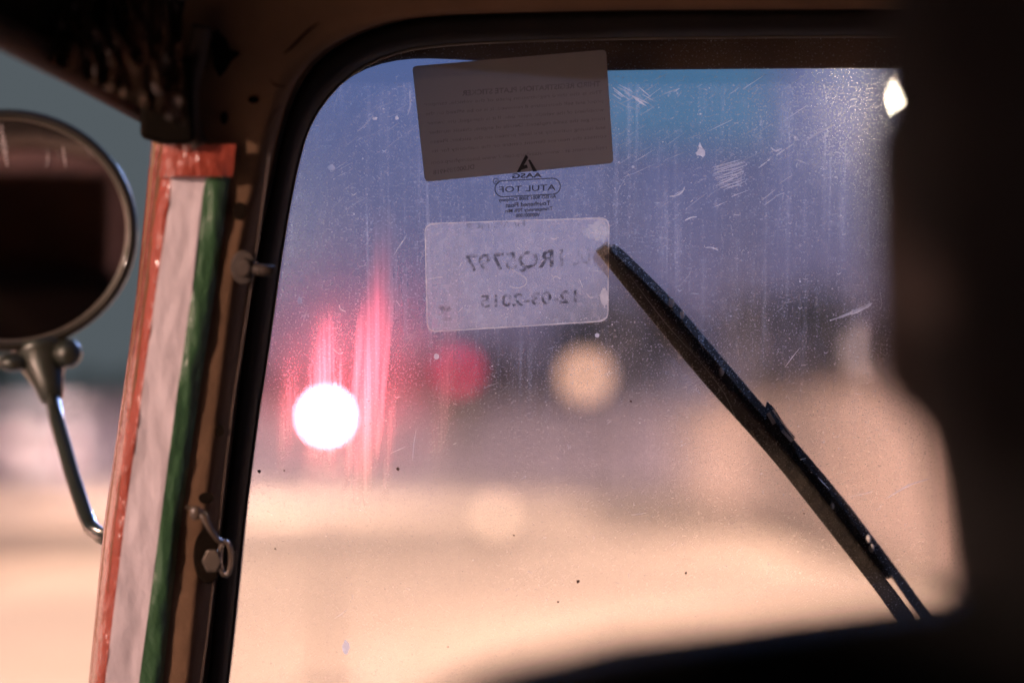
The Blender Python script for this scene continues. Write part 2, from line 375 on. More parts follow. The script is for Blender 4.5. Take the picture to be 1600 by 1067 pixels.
I_px = [(318, 1300), (340, 1180), (357, 1067), (371, 940), (384, 810), (403, 660), (414, 590), (427, 500), (441, 400), (456, 310), (470, 245), (484, 200), (504, 165), (536, 128), (580, 98), (640, 78), (720, 69), (830, 64), (1000, 60), (1200, 58), (1430, 57)]
O_px = [(275, 1300), (299, 1180), (322, 1067), (335, 940), (348, 810), (366, 660), (373, 600), (386, 500), (400, 400), (420, 310), (433, 245), (443, 200), (456, 160), (484, 110), (526, 74), (580, 48), (650, 30), (760, 22), (1000, 17), (1200, 16), (1430, 15)]
UC = .183                                       # centre line of the cab
def closed(px, w, n=90):
    h = [L(a, b, w)[:2] for a, b in resample(crom(px), n)]
    h = [p for p in h if p[0] < UC]+[(UC, h[-1][1])]
    m = [(2*UC-p[0], p[1]) for p in reversed(h[:-1])]
    full = h+m
    return resample(full+[full[0]], 240)[:-1]
Iu = closed(I_px, 0); Ou = closed(O_px, .02)
def lp(a, b, t): return [(p[0]+(q[0]-p[0])*t, p[1]+(q[1]-p[1])*t) for p, q in zip(a, b)]
def w3(l, w): return [(p[0], p[1], w) for p in l]
# rubber seal
g = MB(); g.loft([w3(Iu, -.004), w3(Iu, .004), w3(lp(Iu, Ou, .12), .011), w3(lp(Iu, Ou, .35), .019), w3(lp(Iu, Ou, .7), .024), w3(lp(Iu, Ou, .92), .023), w3(lp(Iu, Ou, 1.0), .014)], M_rub, close=True)
seal = part(g, 'rubber_seal', smooth=True)
g = MB(); pp = w3(lp(Iu, Ou, .02), .006); g.tube(pp+[pp[0]], .0008, M_lip, 6, False); part(g, 'seal_highlight', seal, smooth=True)  # paler bead puts a thin highlight into the colour
# outer lip of the frame seen through the glass
lip_i = [(p[0]+(-.002 if p[0] < UC else .002), p[1]-.0185*max(0, min(1, (.290-abs(p[0]-UC))/.15))*max(0, min(1, (p[1]-.05)/.03))) for p in Iu]
g = MB(); g.loft([w3(lip_i, -.030), w3(lp(Iu, Ou, .5), -.030), w3(lp(Iu, Ou, 1.3), -.034)], M_brown2, close=True); part(g, 'outer_lip', smooth=True)
# body panel round the opening (pillar + header)
B_px = [(96, 1400), (152, 1067), (177, 820), (203, 640), (225, 460), (240, 320), (250, 230), (268, 120), (282, 40), (300, -40), (330, -90), (420, -100), (800, -100), (1430, -100)]
BW = .080
Bu = closed(B_px, BW, 90)
# parametrise outer loop by matching height of seal loop
def match(loop, ref, corner):
    """same vertex count as ref: walk both by normalised arc from bottom centre"""
    return resample(loop+[loop[0]], len(ref)+1)[:-1]
Bu = match(Bu, Ou, 0)
g = MB(); g.loft([w3(lp(Iu, Ou, .95), .012), w3(lp(Ou, Bu, .02), .016), w3(lp(Ou, Bu, .03), .030), w3(lp(Ou, Bu, .055), .074), w3(lp(Ou, Bu, .13), .077), w3(lp(Ou, Bu, .6), .079), w3(Bu, BW)], M_brown, close=True)
g.loft([w3(Bu, BW), w3(Bu, -.03), w3(lp(Iu, Ou, 1.25), -.036)], M_brown, close=True)
panel = part(g, 'front_frame', smooth=True)
# pillar box behind the tape: solid core
def strip(g, lx, rx, ys, wf, m, nx=8, wr=.0, seed=0):
    """lx, rx: px curves as functions of py; wf(t) offset toward the camera"""
    loops = []
    for j, y in enumerate(ys):
        row = []
        for i in range(nx+1):
            t = i/nx; wv = wf(t); px = lx(y)+(rx(y)-lx(y))*t
            wv += wr*noise.noise((px*.03+seed, y*.012, seed*3.1))+wr*.45*noise.noise((px*.09, y*.05, seed*1.7))
            row.append(L(px, y, wv))
        loops.append(row)
    g.loft(loops, m)
def curve(pts):
    def f(y):
        for (y0, x0), (y1, x1) in zip(pts, pts[1:]):
            if y <= y1: break
        return x0+(x1-x0)*(y-y0)/(y1-y0)
    return f
cA = curve([(215, 236), (230, 236), (320, 228), (460, 214), (620, 192), (820, 163), (1067, 139), (1300, 112)])
cB = curve([(215, 268), (270, 268), (320, 264), (460, 243), (620, 221), (820, 194), (1067, 164), (1300, 140)])
cC = curve([(215, 324), (270, 323), (300, 317), (460, 299), (620, 276), (820, 250), (1067, 217), (1300, 188)])
cD = curve([(215, 364), (270, 361), (300, 357), (460, 335), (620, 311), (820, 282), (1067, 254), (1300, 226)])
def tape_mat(name, col, rough=.28, emb=.5):
    m, t, b = nodes(name)
    tcn = t.nodes.new('ShaderNodeTexCoord'); n = t.nodes.new('ShaderNodeTexNoise'); n.inputs['Scale'].default_value = 30; n.inputs['Detail'].default_value = 5
    t.links.new(tcn.outputs['Object'], n.inputs['Vector'])
    r = t.nodes.new('ShaderNodeValToRGB'); r.color_ramp.elements[0].position = .35; r.color_ramp.elements[1].position = .7
    r.color_ramp.elements[0].color = (*[c*.96 for c in col], 1); r.color_ramp.elements[1].color = (*col, 1)
    t.links.new(n.outputs['Fac'], r.inputs[0]); t.links.new(r.outputs[0], b.inputs['Base Color'])
    b.inputs['Roughness'].default_value = rough; b.inputs['Coat Weight'].default_value = .35; b.inputs['Coat Roughness'].default_value = .12
    mp = t.nodes.new('ShaderNodeMapping'); mp.inputs['Scale'].default_value = (1.6, .7, 1)
    n2 = t.nodes.new('ShaderNodeTexNoise'); n2.inputs['Scale'].default_value = 120; n2.inputs['Detail'].default_value = 3
    t.links.new(tcn.outputs['Object'], mp.inputs['Vector']); t.links.new(mp.outputs[0], n2.inputs['Vector'])
    bp = t.nodes.new('ShaderNodeBump'); bp.inputs['Strength'].default_value = emb; bp.inputs['Distance'].default_value = .0035
    t.links.new(n2.outputs['Fac'], bp.inputs['Height']); t.links.new(bp.outputs[0], b.inputs['Normal']); t.links.new(bp.outputs[0], b.inputs['Coat Normal'])
    return m
M_tr = tape_mat('orange_red_tape', (.30, .055, .032), .22, .8); M_tw = tape_mat('white_tape', (.62, .51, .52), .35, .22); M_tg = tape_mat('green_tape', (.045, .105, .045))
ys = [215+i*(1300-215)/70 for i in range(71)]; ys2 = [262+i*(1300-262)/70 for i in range(71)]
g = MB(); strip(g, lambda y: cA(y)+2, lambda y: cD(y)+1, ys, lambda t: .077+.002*math.sin(math.pi*min(1, t*1.05))-.02*max(0, .14-t)/.14, M_brown, 16)
strip(g, lambda y: cA(y)-1, lambda y: cA(y)+.5, ys, lambda t: .040-.05*(1-t), M_tr, 1)
core = part(g, 'pillar_trim', smooth=True)
g = MB(); strip(g, cA, cB, ys2, lambda t: .071+.013*math.sin(math.pi*t*.5)-.022*max(0, .35-t)/.35, M_tr, 10, .0022, 1); 
tr_o = part(g, 'orange_tape', smooth=True); tr_o['label'] = 'glossy orange-red tape along the outer edge of the pillar'
g = MB(); strip(g, cB, cC, ys2, lambda t: .0842, M_tw, 12, .0016, 2); o = part(g, 'white_tape', smooth=True); o['label'] = 'wide white tape down the middle of the pillar'
g = MB(); strip(g, cC, cD, ys2, lambda t: .0850-.0050*max(0, (t-.35)/.65)**2, M_tg, 10, .0022, 3); o = part(g, 'green_tape', smooth=True); o['label'] = 'narrow green tape along the inner edge of the pillar'
cE = curve([(215, 242), (228, 244), (272, 238)]); cF = curve([(215, 370), (228, 368), (272, 364)])
g = MB(); strip(g, cE, cF, [226, 231, 240, 250, 260, 270, 276], lambda t: .090-.022*max(0, .14-t)/.14-.003*max(0, t-.8)/.2, M_tr, 16, .002, 5); part(g, 'orange_tape_end', smooth=True)

# ---- windscreen glass
def glass_mat():
    m = bpy.data.materials.new('dirty_glass'); m.use_nodes = True; t = m.node_tree; t.nodes.clear(); N = t.nodes.new; K_ = t.links.new
    def math_(op, a, b=None, clamp=False):
        n = N('ShaderNodeMath'); n.operation = op; n.use_clamp = clamp
        for i, x in enumerate((a, b)):
            if x is None: continue
            if isinstance(x, (int, float)): n.inputs[i].default_value = x
            else: K_(x, n.inputs[i])
        return n.outputs[0]
    def rng(x, a, b, c=0, d=1, sm=True):
        n = N('ShaderNodeMapRange'); n.interpolation_type = 'SMOOTHSTEP' if sm else 'LINEAR'
        K_(x, n.inputs[0])
        for i, v in zip((1, 2, 3, 4), (a, b, c, d)): n.inputs[i].default_value = v
        return n.outputs[0]
    def nse(scale, vec, detail=4, rough=.6):
        n = N('ShaderNodeTexNoise'); n.inputs['Scale'].default_value = scale; n.inputs['Detail'].default_value = detail; n.inputs['Roughness'].default_value = rough
        K_(vec, n.inputs['Vector']); return n.outputs['Fac']
    def mapv(sc_, rot=0):
        n = N('ShaderNodeMapping'); n.inputs['Scale'].default_value = sc_; n.inputs['Rotation'].default_value = (0, 0, rot); K_(tcn.outputs['Object'], n.inputs['Vector']); return n.outputs[0]
    tcn = N('ShaderNodeTexCoord'); s = N('ShaderNodeSeparateXYZ'); K_(tcn.outputs['Object'], s.inputs[0]); x, y = s.outputs['X'], s.outputs['Y']
    # masks in metres on the glass
    hx, hy, _ = L(520, 650)
    dx = math_('SUBTRACT', x, hx); dy = math_('SUBTRACT', y, hy)
    topm = rng(y, L(0, 760)[1], L(0, 330)[1])                         # more grime in the upper part
    base = math_('MULTIPLY', nse(14, mapv((1, 1, 1)), 5), 1)
    base = rng(base, .25, .75, .35, 1.0)
    fine = rng(nse(900, mapv((1, 1, 1)), 2), .53, .74)
    mid = rng(nse(260, mapv((1, 1, 1)), 4, .75), .52, .74)
    strk = rng(nse(1, mapv((330, 7, 1), R(-4)), 4, .6), .50, .72)          # vertical wiped streaks
    scr1 = rng(nse(1, mapv((30, 1500, 1), R(38)), 2), .66, .72)
    scr2 = rng(nse(1, mapv((22, 1700, 1), R(68)), 2), .68, .73)
    blot = rng(nse(45, mapv((1, 1, 1)), 3), .45, .7)
    cov = math_('ADD', math_('MULTIPLY', fine, .36), math_('MULTIPLY', mid, .22))
    cov = math_('ADD', cov, math_('MULTIPLY', strk, .17))
    cov = math_('ADD', cov, math_('MULTIPLY', math_('MULTIPLY', math_('ADD', scr1, scr2), blot), .16))
    cov = math_('ADD', cov, .055)
    cov = math_('MULTIPLY', cov, base)
    clean = rng(y, L(0, 132)[1]-.0006, L(0, 129)[1]+.0006, 1, .07)            # clean strip below the header
    cov = math_('MULTIPLY', math_('MULTIPLY', cov, math_('ADD', math_('MULTIPLY', topm, .85), .15)), clean, True)
    # forward-scattering smear: wiped bands, strongest in a patch left of the label
    bfine = rng(nse(1, mapv((420, 6, 1), R(-3)), 3, .6), .35, .7, .5, 1)
    tilt = math_('ADD', x, math_('MULTIPLY', dy, -.10))
    smear = None
    for pxc, hw, pyt, pyb, amt in ((450, 12, 560, 700, .30), (498, 17, 500, 690, .62), (522, 9, 560, 700, .45), (574, 15, 330, 760, .75), (552, 7, 480, 740, .55), (594, 6, 440, 700, .5), (612, 7, 600, 760, .3), (690, 16, 300, 700, .25), (1330, 40, 120, 520, .15), (640, 60, 250, 620, .15)):
        xc = L(pxc, 650)[0]; h_ = hw*.00034
        b_ = rng(math_('ABSOLUTE', math_('SUBTRACT', tilt, xc)), h_*1.9, 0)
        b_ = math_('MULTIPLY', b_, rng(y, L(0, pyt-60)[1], L(0, pyt+80)[1], 0, 1)); b_ = math_('MULTIPLY', b_, rng(y, L(0, pyb+70)[1], L(0, pyb-30)[1], 0, 1))
        b_ = math_('MULTIPLY', b_, amt*.85); smear = b_ if smear is None else math_('MAXIMUM', smear, b_)
    smear = math_('MULTIPLY', smear, bfine)
    smear = math_('ADD', smear, math_('MULTIPLY', base, .15))
    sm2 = math_('ADD', smear, math_('MULTIPLY', fine, .25), True)
    tr = N('ShaderNodeBsdfTransparent'); tr.inputs['Color'].default_value = (.97, .97, .97, 1)
    gl = N('ShaderNodeBsdfGlossy'); gl.inputs['Roughness'].default_value = .03; fr = N('ShaderNodeFresnel'); fr.inputs['IOR'].default_value = 1.3
    clear = N('ShaderNodeMixShader'); K_(fr.outputs[0], clear.inputs[0]); K_(tr.outputs[0], clear.inputs[1]); K_(gl.outputs[0], clear.inputs[2])
    rf = N('ShaderNodeBsdfRefraction'); rf.inputs['IOR'].default_value = 1.10; rf.inputs['Roughness'].default_value = .56
    mx1 = N('ShaderNodeMixShader'); K_(sm2, mx1.inputs[0]); K_(clear.outputs[0], mx1.inputs[1]); K_(rf.outputs[0], mx1.inputs[2])
    tl = N('ShaderNodeBsdfTranslucent'); tl.inputs['Color'].default_value = (.82, .80, .80, 1)
    mx2 = N('ShaderNodeMixShader'); K_(cov, mx2.inputs[0]); K_(mx1.outputs[0], mx2.inputs[1]); K_(tl.outputs[0], mx2.inputs[2])
    o = N('ShaderNodeOutputMaterial'); K_(mx2.outputs[0], o.inputs[0])
    return m
def clear_mat():
    m = bpy.data.materials.new('clear_glass'); m.use_nodes = True; t = m.node_tree; t.nodes.clear(); N = t.nodes.new
    tr = N('ShaderNodeBsdfTransparent'); gl = N('ShaderNodeBsdfGlossy'); gl.inputs['Roughness'].default_value = .02; fr = N('ShaderNodeFresnel'); fr.inputs['IOR'].default_value = 1.3
    mx = N('ShaderNodeMixShader'); o = N('ShaderNodeOutputMaterial')
    t.links.new(fr.outputs[0], mx.inputs[0]); t.links.new(tr.outputs[0], mx.inputs[1]); t.links.new(gl.outputs[0], mx.inputs[2]); t.links.new(mx.outputs[0], o.inputs[0])
    return m
M_dirty = glass_mat(); M_clear = clear_mat()
M_speck = film('pale_grime', (.85, .80, .74), .75, .75); M_speck2 = film('faint_grime', (.8, .76, .72), .8, .38); M_g0 = film('drip_residue', (.8, .76, .72), .8, .22); M_dark = mat('dark_grit', (.05, .02, .015), .8)
Gu = lp(Iu, Ou, .3)
g = MB(); g.add(w3(Gu, 0), [tuple(range(len(Gu)))], M_dirty); g.add(w3(Gu, -.005), [tuple(range(len(Gu)))], M_clear)
rnd = random.Random(5)
def fleck(pts, wd, m, w=.0006):
    """thin scratch along px points"""
    q = crom(pts, 4) if len(pts) > 2 else [tuple(a+(b-a)*k/4 for a, b in zip(pts[0], pts[1])) for k in range(5)]
    lo = []; hi = []; n = len(q)
    for i, p in enumerate(q):
        a = q[max(i-1, 0)]; b = q[min(i+1, n-1)]; dx, dy = b[0]-a[0], b[1]-a[1]; l = math.hypot(dx, dy) or 1
        ww = wd*.5*(math.sin(math.pi*(i+.4)/(n-.2))**.5)*rnd.uniform(.7, 1.3); lo.append(L(p[0]-dy/l*ww, p[1]+dx/l*ww, w)); hi.append(L(p[0]+dy/l*ww, p[1]-dx/l*ww, w))
    g.loft([lo, hi], m)
def spot(px, py, r, m, w=.0006, asp=1, jag=.3):
    n = 11; g.add([L(px+math.cos(k*6.283/n)*r*rnd.uniform(1-jag, 1+jag*.5), py+asp*math.sin(k*6.283/n)*r*rnd.uniform(1-jag, 1+jag*.5), w) for k in range(n)], [tuple(range(n))], m)
def inside(px, py):
    if py < 110: return False
    for (x0, y0), (x1, y1) in zip(I_px, I_px[1:]):
        if y1 <= py <= y0: return px > x0+(x1-x0)*(py-y0)/(y1-y0)+16
    return False
spot(1095, 238, 7, M_speck, jag=.7); spot(1094, 230, 3, M_speck, asp=2, jag=.6); spot(933, 524, 3.6, M_speck, jag=.1); spot(682, 557, 4.6, M_speck, jag=.15)
spot(989, 261, 2.2, M_speck, jag=.1); spot(1243, 216, 4, M_speck2, jag=.5); spot(1242, 215, 2, M_speck); spot(540, 1012, 6, M_speck, asp=1.9, jag=.6)
spot(518, 262, 6, M_speck2, asp=.8); spot(620, 185, 4, M_speck, jag=.5); spot(586, 186, 4, M_speck, jag=.5, asp=.8); spot(468, 470, 4, M_speck2, asp=1.6)
for k in range(9): fleck([(1112+k*1.5, 262+k*4), (1140+k*2, 257+k*4), (1166-k, 250+k*4)], 1.6, M_speck2)
for k in range(7): fleck([(1296+k*5, 501-k*2), (1325+k*3, 492-k*1.8), (1352+k*2, 479-k)], 2.0, M_speck2)
fleck([(1322, 492), (1345, 484), (1362, 474)], 5, M_speck)
for k in range(12): fleck([(1110+rnd.uniform(0, 20), 262+k*3.2), (1166-rnd.uniform(0, 16), 250+k*3.0)], .9, M_speck)
for k in range(14): px, py = rnd.uniform(955, 1010), rnd.uniform(132, 172); fleck([(px, py), (px+rnd.uniform(12, 30), py+rnd.uniform(6, 16))], rnd.uniform(.8, 1.6), M_speck if k % 2 else M_speck2)
for k in range(60): px, py = rnd.uniform(960, 1240), rnd.uniform(125, 330); l = rnd.uniform(8, 40); fleck([(px, py), (px+l, py-l*rnd.uniform(.35, .8))], rnd.uniform(.5, 1.0), M_speck2 if rnd.random() < .8 else M_speck)
for k in range(30): px, py = rnd.uniform(500, 640), rnd.uniform(140, 330); l = rnd.uniform(6, 30); fleck([(px, py), (px+l, py-l*rnd.uniform(.4, 1.0))], rnd.uniform(.5, 1.0), M_speck2)
for a, b in (((1185, 263), (1198, 253)), ((1199, 252), (1203, 249)), ((1213, 243), (1226, 234)), ((1228, 233), (1240, 225))): fleck([a, b], 1.8, M_speck)
fleck([(1260, 220), (1280, 207), (1302, 196)], 2.5, M_speck2); fleck([(1205, 231), (1212, 236), (1222, 232)], 2.2, M_speck)
fleck([(1046, 307), (1056, 306), (1066, 300), (1070, 292)], 2, M_speck); fleck([(1070, 345), (1080, 340), (1089, 339)], 2, M_speck); fleck([(1102, 387), (1112, 387), (1122, 391)], 2.2, M_speck)
fleck([(1386, 778), (1420, 758), (1452, 748)], 2.4, M_speck2); fleck([(985, 432), (1040, 505), (1090, 560)], 1.3, M_speck2); fleck([(1090, 560), (1130, 612), (1150, 655)], 1.2, M_speck2)
fleck([(988, 150), (998, 158), (1010, 166)], 3, M_speck); fleck([(975, 140), (985, 150)], 3, M_speck2); fleck([(1035, 148), (1060, 139)], 1.4, M_speck2)
fleck([(530, 476), (532, 483), (540, 487)], 2, M_speck); fleck([(480, 485), (474, 500)], 2, M_speck2); fleck([(650, 672), (646, 700), (645, 718)], 1.5, M_speck2)
fleck([(655, 540), (646, 556)], 1.6, M_speck2); fleck([(520, 545), (530, 553), (536, 550)], 2, M_speck); fleck([(584, 180), (570, 196), (558, 206)], 1.4, M_speck2)
fleck([(640, 140), (641, 165), (637, 180)], 2.2, M_speck2)
for px, py, r in ((903, 908, 3), (1072, 895, 2.2), (803, 836, 1.6), (622, 732, 3), (405, 736, 3), (872, 940, 1.8), (430, 857, 1.6), (986, 627, 1.8), (444, 735, 1.6), (700, 1010, 1.2), (1256, 802, 1.5)): spot(px, py, r, M_dark, jag=.5)
for k in range(620):
    px, py = rnd.uniform(400, 1420), rnd.betavariate(1.1, 2.0)*900+112
    if not inside(px, py): continue
    u = rnd.random()
    if u < .5: spot(px, py, rnd.uniform(.5, 1.3), M_speck if rnd.random() < .5 else M_speck2)
    elif u < .8:
        a = rnd.gauss(R(-35), .5) if rnd.random() < .6 else rnd.uniform(0, 3.14); l = rnd.expovariate(1/9)+3
        fleck([(px, py), (px+l*.5*math.cos(a)+rnd.gauss(0, 1), py+l*.5*math.sin(a)), (px+l*math.cos(a), py+l*math.sin(a))], rnd.uniform(.6, 1.3), M_speck2 if rnd.random() < .8 else M_speck)
    else:
        rr = rnd.uniform(3, 7); a0 = rnd.uniform(0, 6.28); fleck([(px+rr*math.cos(a0+q*.5), py+rr*math.sin(a0+q*.5)) for q in range(4)], rnd.uniform(.7, 1.4), M_speck2)
# dried drip trails
for px, y0, y1 in ((1192, 230, 560), (1208, 225, 400), (1222, 240, 600), (1250, 215, 640), (1276, 200, 480), (1290, 260, 600), (1310, 300, 560), (1340, 320, 540), (1062, 290, 540), (1048, 330, 420), (1128, 300, 470), (1150, 320, 560), (600, 120, 300), (552, 240, 420), (610, 330, 640), (620, 300, 700), (488, 260, 420), (960, 520, 620), (905, 505, 560), (520, 300, 380)):
    y = y0
    while y < y1:
        l = rnd.uniform(5, 26)
        if rnd.random() < .75: fleck([(px+rnd.gauss(0, .6), y), (px+rnd.gauss(0, .8), y+l*.5), (px+rnd.gauss(0, .6), y+l)], rnd.uniform(.5, 1.1), M_g0)
        if rnd.random() < .07: fleck([(px-3, y+l), (px, y+l+2.5), (px+4, y+l)], 1.3, M_speck2 if rnd.random() < .6 else M_speck)
        y += l+rnd.uniform(0, 8)
glass = part(g, 'windscreen')
# ---- printing helper
def glyphs(text, bold=False):
    cu = bpy.data.curves.new('t', 'FONT'); cu.body = text; cu.resolution_u = 3; cu.offset = .018 if bold else 0
    ob = bpy.data.objects.new('t', cu); C.objects.link(ob); dg = bpy.context.evaluated_depsgraph_get(); dg.update()
    me = ob.evaluated_get(dg).to_mesh(); v = [tuple(p.co) for p in me.vertices]; f = [tuple(p.vertices) for p in me.polygons]
    ob.evaluated_get(dg).to_mesh_clear(); bpy.data.objects.remove(ob); bpy.data.curves.remove(cu); return v, f
def write(g, text, S, E, h, m, w, bold=False):
    """mirrored writing (read from outside): S = right start on baseline, E = left end, px"""
    v, f = glyphs(text, bold); x0 = min(p[0] for p in v); x1 = max(p[0] for p in v); H = .70
    g.add([L(S[0]+(E[0]-S[0])*(p[0]-x0)/(x1-x0), S[1]+(E[1]-S[1])*(p[0]-x0)/(x1-x0)-h*p[1]/H, w) for p in v], f, m)
def rrect(c, r, n=5):
    """rounded quad, c = TL TR BR BL in px"""
    out = []
    for i in range(4):
        p = Vector(c[i]); a = Vector(c[i-1])-p; b = Vector(c[(i+1) % 4])-p; A = p+a.normalized()*r; B = p+b.normalized()*r
        for k in range(n+1):
            t = k/n; out.append(tuple(A*(1-t)**2+p*2*t*(1-t)+B*t*t))
    return out
M_paper = film('backlit_paper', (.42, .40, .38), .45, 1.0, lo=1, hi=1); 
M_printf = film('faded_print', (.05, .04, .03), .2, .42, lo=.3, ns=300)
M_ink = mat('black_screen_print', (.012, .012, .012), .6)
c1 = rrect([(644, 104), (947, 78), (958.5, 255), (664, 284.5)], 7)
g = MB(); g.prism([L(a, b, .0016) for a, b in c1], [L(a, b, .0012) for a, b in c1], M_paper)
wt = .0019
write(g, 'THIRD REGISTRATION PLATE STICKER', (938, 135), (722, 150), 8, M_printf, wt, True)
lines = ['This is the third registration plate of the vehicle, tamper', 'proof and self destructive if removed. It is to be affixed on the', 'windshield of the vehicle, inner side. If it is damaged, the owner',
         'must get the same replaced. Details of engine, chassis number', 'and issuing authority are laser printed on the sticker. Please', 'contact the nearest fitment centre or the authority for its']
for k, s_ in enumerate(lines): write(g, s_, (941+k*1.3, 147+k*13.6), (663+k*2.3, 166+k*14.6), 5.4, M_printf, wt)
write(g, 'replacement at : www.utsavhsrp.com / www.bookmyhsrp.com', (948, 233), (674, 257), 5.8, M_printf, wt)
write(g, 'DL0003894918', (741, 264), (677, 273.5), 7, M_printf, wt, True)
lab = part(g, 'paper_label', glass); lab['label'] = 'dark backlit paper label with faint mirrored text at the top of the windscreen'
# screen-printed glass maker's mark
g = MB(); wk = .0024
def poly(pts, m, w): g.add([L(a, b, w) for a, b in pts], [tuple(range(len(pts)))], m)
poly([(821.5, 241.5), (825.5, 246), (812.8, 269.2), (807.2, 269.8)], M_ink, wk); poly([(817, 259), (823.2, 257.5), (825, 262.5), (814.5, 266)], M_ink, wk+.0001)
poly([(825.2, 250.5), (828.2, 249.5), (839.5, 267.8), (833, 268.6)], M_ink, wk)
write(g, 'AASG', (846.5, 277.2), (800.5, 278.8), 7.2, M_ink, wk, True)
def oval(cx0, cy0, cx1, cy1, r, th):
    o_ = []; i_ = []
    for k in range(49):
        a = math.pi/2+2*math.pi*k/48; cx, cy = (cx0, cy0) if math.cos(a) < 0 else (cx1, cy1)
        for l_, rr in ((o_, r), (i_, r-th)): l_.append(L(cx+rr*math.cos(a), cy-rr*math.sin(a), wk))
    g.loft([o_, i_], M_ink)
oval(786, 295.3, 863, 291.3, 13.2, 1.3); oval(775, 283.5, 775.01, 283.5, 4.8, .9)
write(g, 'R', (777.2, 285.6), (773, 285.8), 4.4, M_ink, wk)
write(g, 'ATUL TOF', (868, 297.2), (780, 301), 9.2, M_ink, wk)
write(g, 'An ISO 9001 2008 Company', (869, 309.3), (779, 315.3), 5.2, M_ink, wk, True); write(g, 'Toughened Float', (860, 320.3), (790, 324.3), 6.6, M_ink, wk, True)
write(g, 'Transparency 70% Min', (863.5, 328.2), (789.5, 332.6), 5.4, M_ink, wk, True); write(g, 'V000001000', (843.5, 338), (806, 339.8), 5.4, M_ink, wk, True)
part(g, 'maker_mark', glass)
# translucent permit sticker
M_stk = film('worn_clear_sticker', (.86, .78, .74), .85, .27); M_edge = film('sticker_edge_glue', (.95, .82, .66), .85, .5)
M_fade = film('faded_ink', (.03, .025, .035), .1, .62, lo=.12, hi=1.2, ns=330, a=.40, b=.56); M_fade2 = film('fainter_ink', (.04, .03, .04), .1, .42, lo=.0, hi=1.2, ns=330, a=.42, b=.60); M_stamp = film('brown_stamp', (.10, .035, .03), .2, .28, lo=.2)
q0 = [(663, 349), (952.5, 339.5), (950.5, 502.5), (667, 519.5)]
c2 = rrect(q0, 15, 7)
g = MB(); g.add([L(a, b, .0012) for a, b in c2], [tuple(range(len(c2)))], M_stk)
cc = Vector((808, 428))
def shrink(p, d):
    v = Vector(p)-cc; return (p[0]-d*(1 if v.x > 0 else -1)*min(1, abs(v.x)/100), p[1]-d*(1 if v.y > 0 else -1)*min(1, abs(v.y)/60))
dens = resample(c2+[c2[0]], 160)
ob_ = [L(*p, .0014) for p in dens]; ib_ = [L(*shrink(p, 1.6+1.5*noise.noise((p[0]*.06, p[1]*.06, 0))), .0014) for p in dens]; g.loft([ob_, ib_], M_edge)
def patch(cx, cy, rx, ry, m, w=.0015, n=26, sd=0):
    g.add([L(cx+math.cos(k*6.283/n)*rx*(1+.5*noise.noise((k*.9, sd, 0))), cy+math.sin(k*6.283/n)*ry*(1+.5*noise.noise((k*.9, sd, 5))), w) for k in range(n)], [tuple(range(n))], m)
M_g1 = film('glue_residue', (.86, .82, .72), .85, .30)
patch(944, 464, 6, 14, M_edge, sd=1); patch(938, 360, 13, 17, M_g1, sd=2); patch(930, 362, 20, 12, M_g1, .0017, sd=3)
g.add([L(*p, .0016) for p in ((792, 342), (842, 341), (833, 400), (800, 425), (806, 380))], [(0, 1, 2, 3, 4)], film('wiped_patch', (.9, .82, .75), .85, .10))
wi = .0019
def write_worn(text, S, E, h, m, m2, seed):
    """each glyph face set slightly wobbly and some in a fainter ink"""
    v, f = glyphs(text, True); x0 = min(p[0] for p in v); x1 = max(p[0] for p in v); q = []
    for p in v:
        t = (p[0]-x0)/(x1-x0); px = S[0]+(E[0]-S[0])*t; py = S[1]+(E[1]-S[1])*t-h*p[1]/.7
        q.append(L(px+1.1*noise.noise((px*.25, py*.25, seed)), py+1.1*noise.noise((px*.25, py*.25, seed+9)), wi))
    g.add(q, f, m)
write_worn('1RQ5797', (880, 415.5), (726, 424.5), 26, M_fade, M_fade2, 1)
write_worn('DL', (922, 411), (896, 414), 22, M_fade2, M_fade2, 2)
write_worn('12-03-2015', (901, 472.5), (751, 480.5), 19, M_fade, M_fade2, 3)
write_worn('H/ AR. NCR', (820, 353), (727, 359), 9, M_fade2, M_fade2, 4)
for k in range(20): spot(rnd.gauss(694, 7), rnd.gauss(487, 5.5), rnd.uniform(1, 4.5), M_stamp, .0019+k*2e-6, 1, .6)
patch(699, 498.5, 8, 3, M_stamp, .0021, sd=7)
fleck([(788, 408), (795, 418), (810, 427), (822, 436), (821, 445), (810, 450), (798, 448), (794, 444)], 1.3, M_edge, .0022)
fleck([(862, 438), (868, 432), (876, 436)], 1.8, M_edge, .0022); fleck([(860, 372), (866, 374), (872, 371)], 1.4, M_edge, .0022)
fleck([(672, 436), (682, 434), (692, 433)], 1.2, M_edge, .0022); fleck([(906, 438), (911, 450)], 1.4, M_edge, .0022); fleck([(922, 423), (945, 424)], 1.2, M_edge, .0022); fleck([(916, 458), (922, 465), (928, 464)], 1.6, M_edge, .0022)
for k in range(110):
    px, py = rnd.uniform(672, 945), rnd.uniform(352, 505)
    if rnd.random() < .6: spot(px, py, rnd.uniform(.5, 1.2), M_edge, .0022)
    else:
        a = rnd.uniform(0, 3.14); l = rnd.uniform(4, 16); fleck([(px, py), (px+l*math.cos(a), py+l*math.sin(a))], .8, M_edge if rnd.random() < .3 else M_g1, .0022)
st = part(g, 'permit_sticker', glass); st['label'] = 'worn translucent sticker with mirrored number 1RQ5797 and a date'

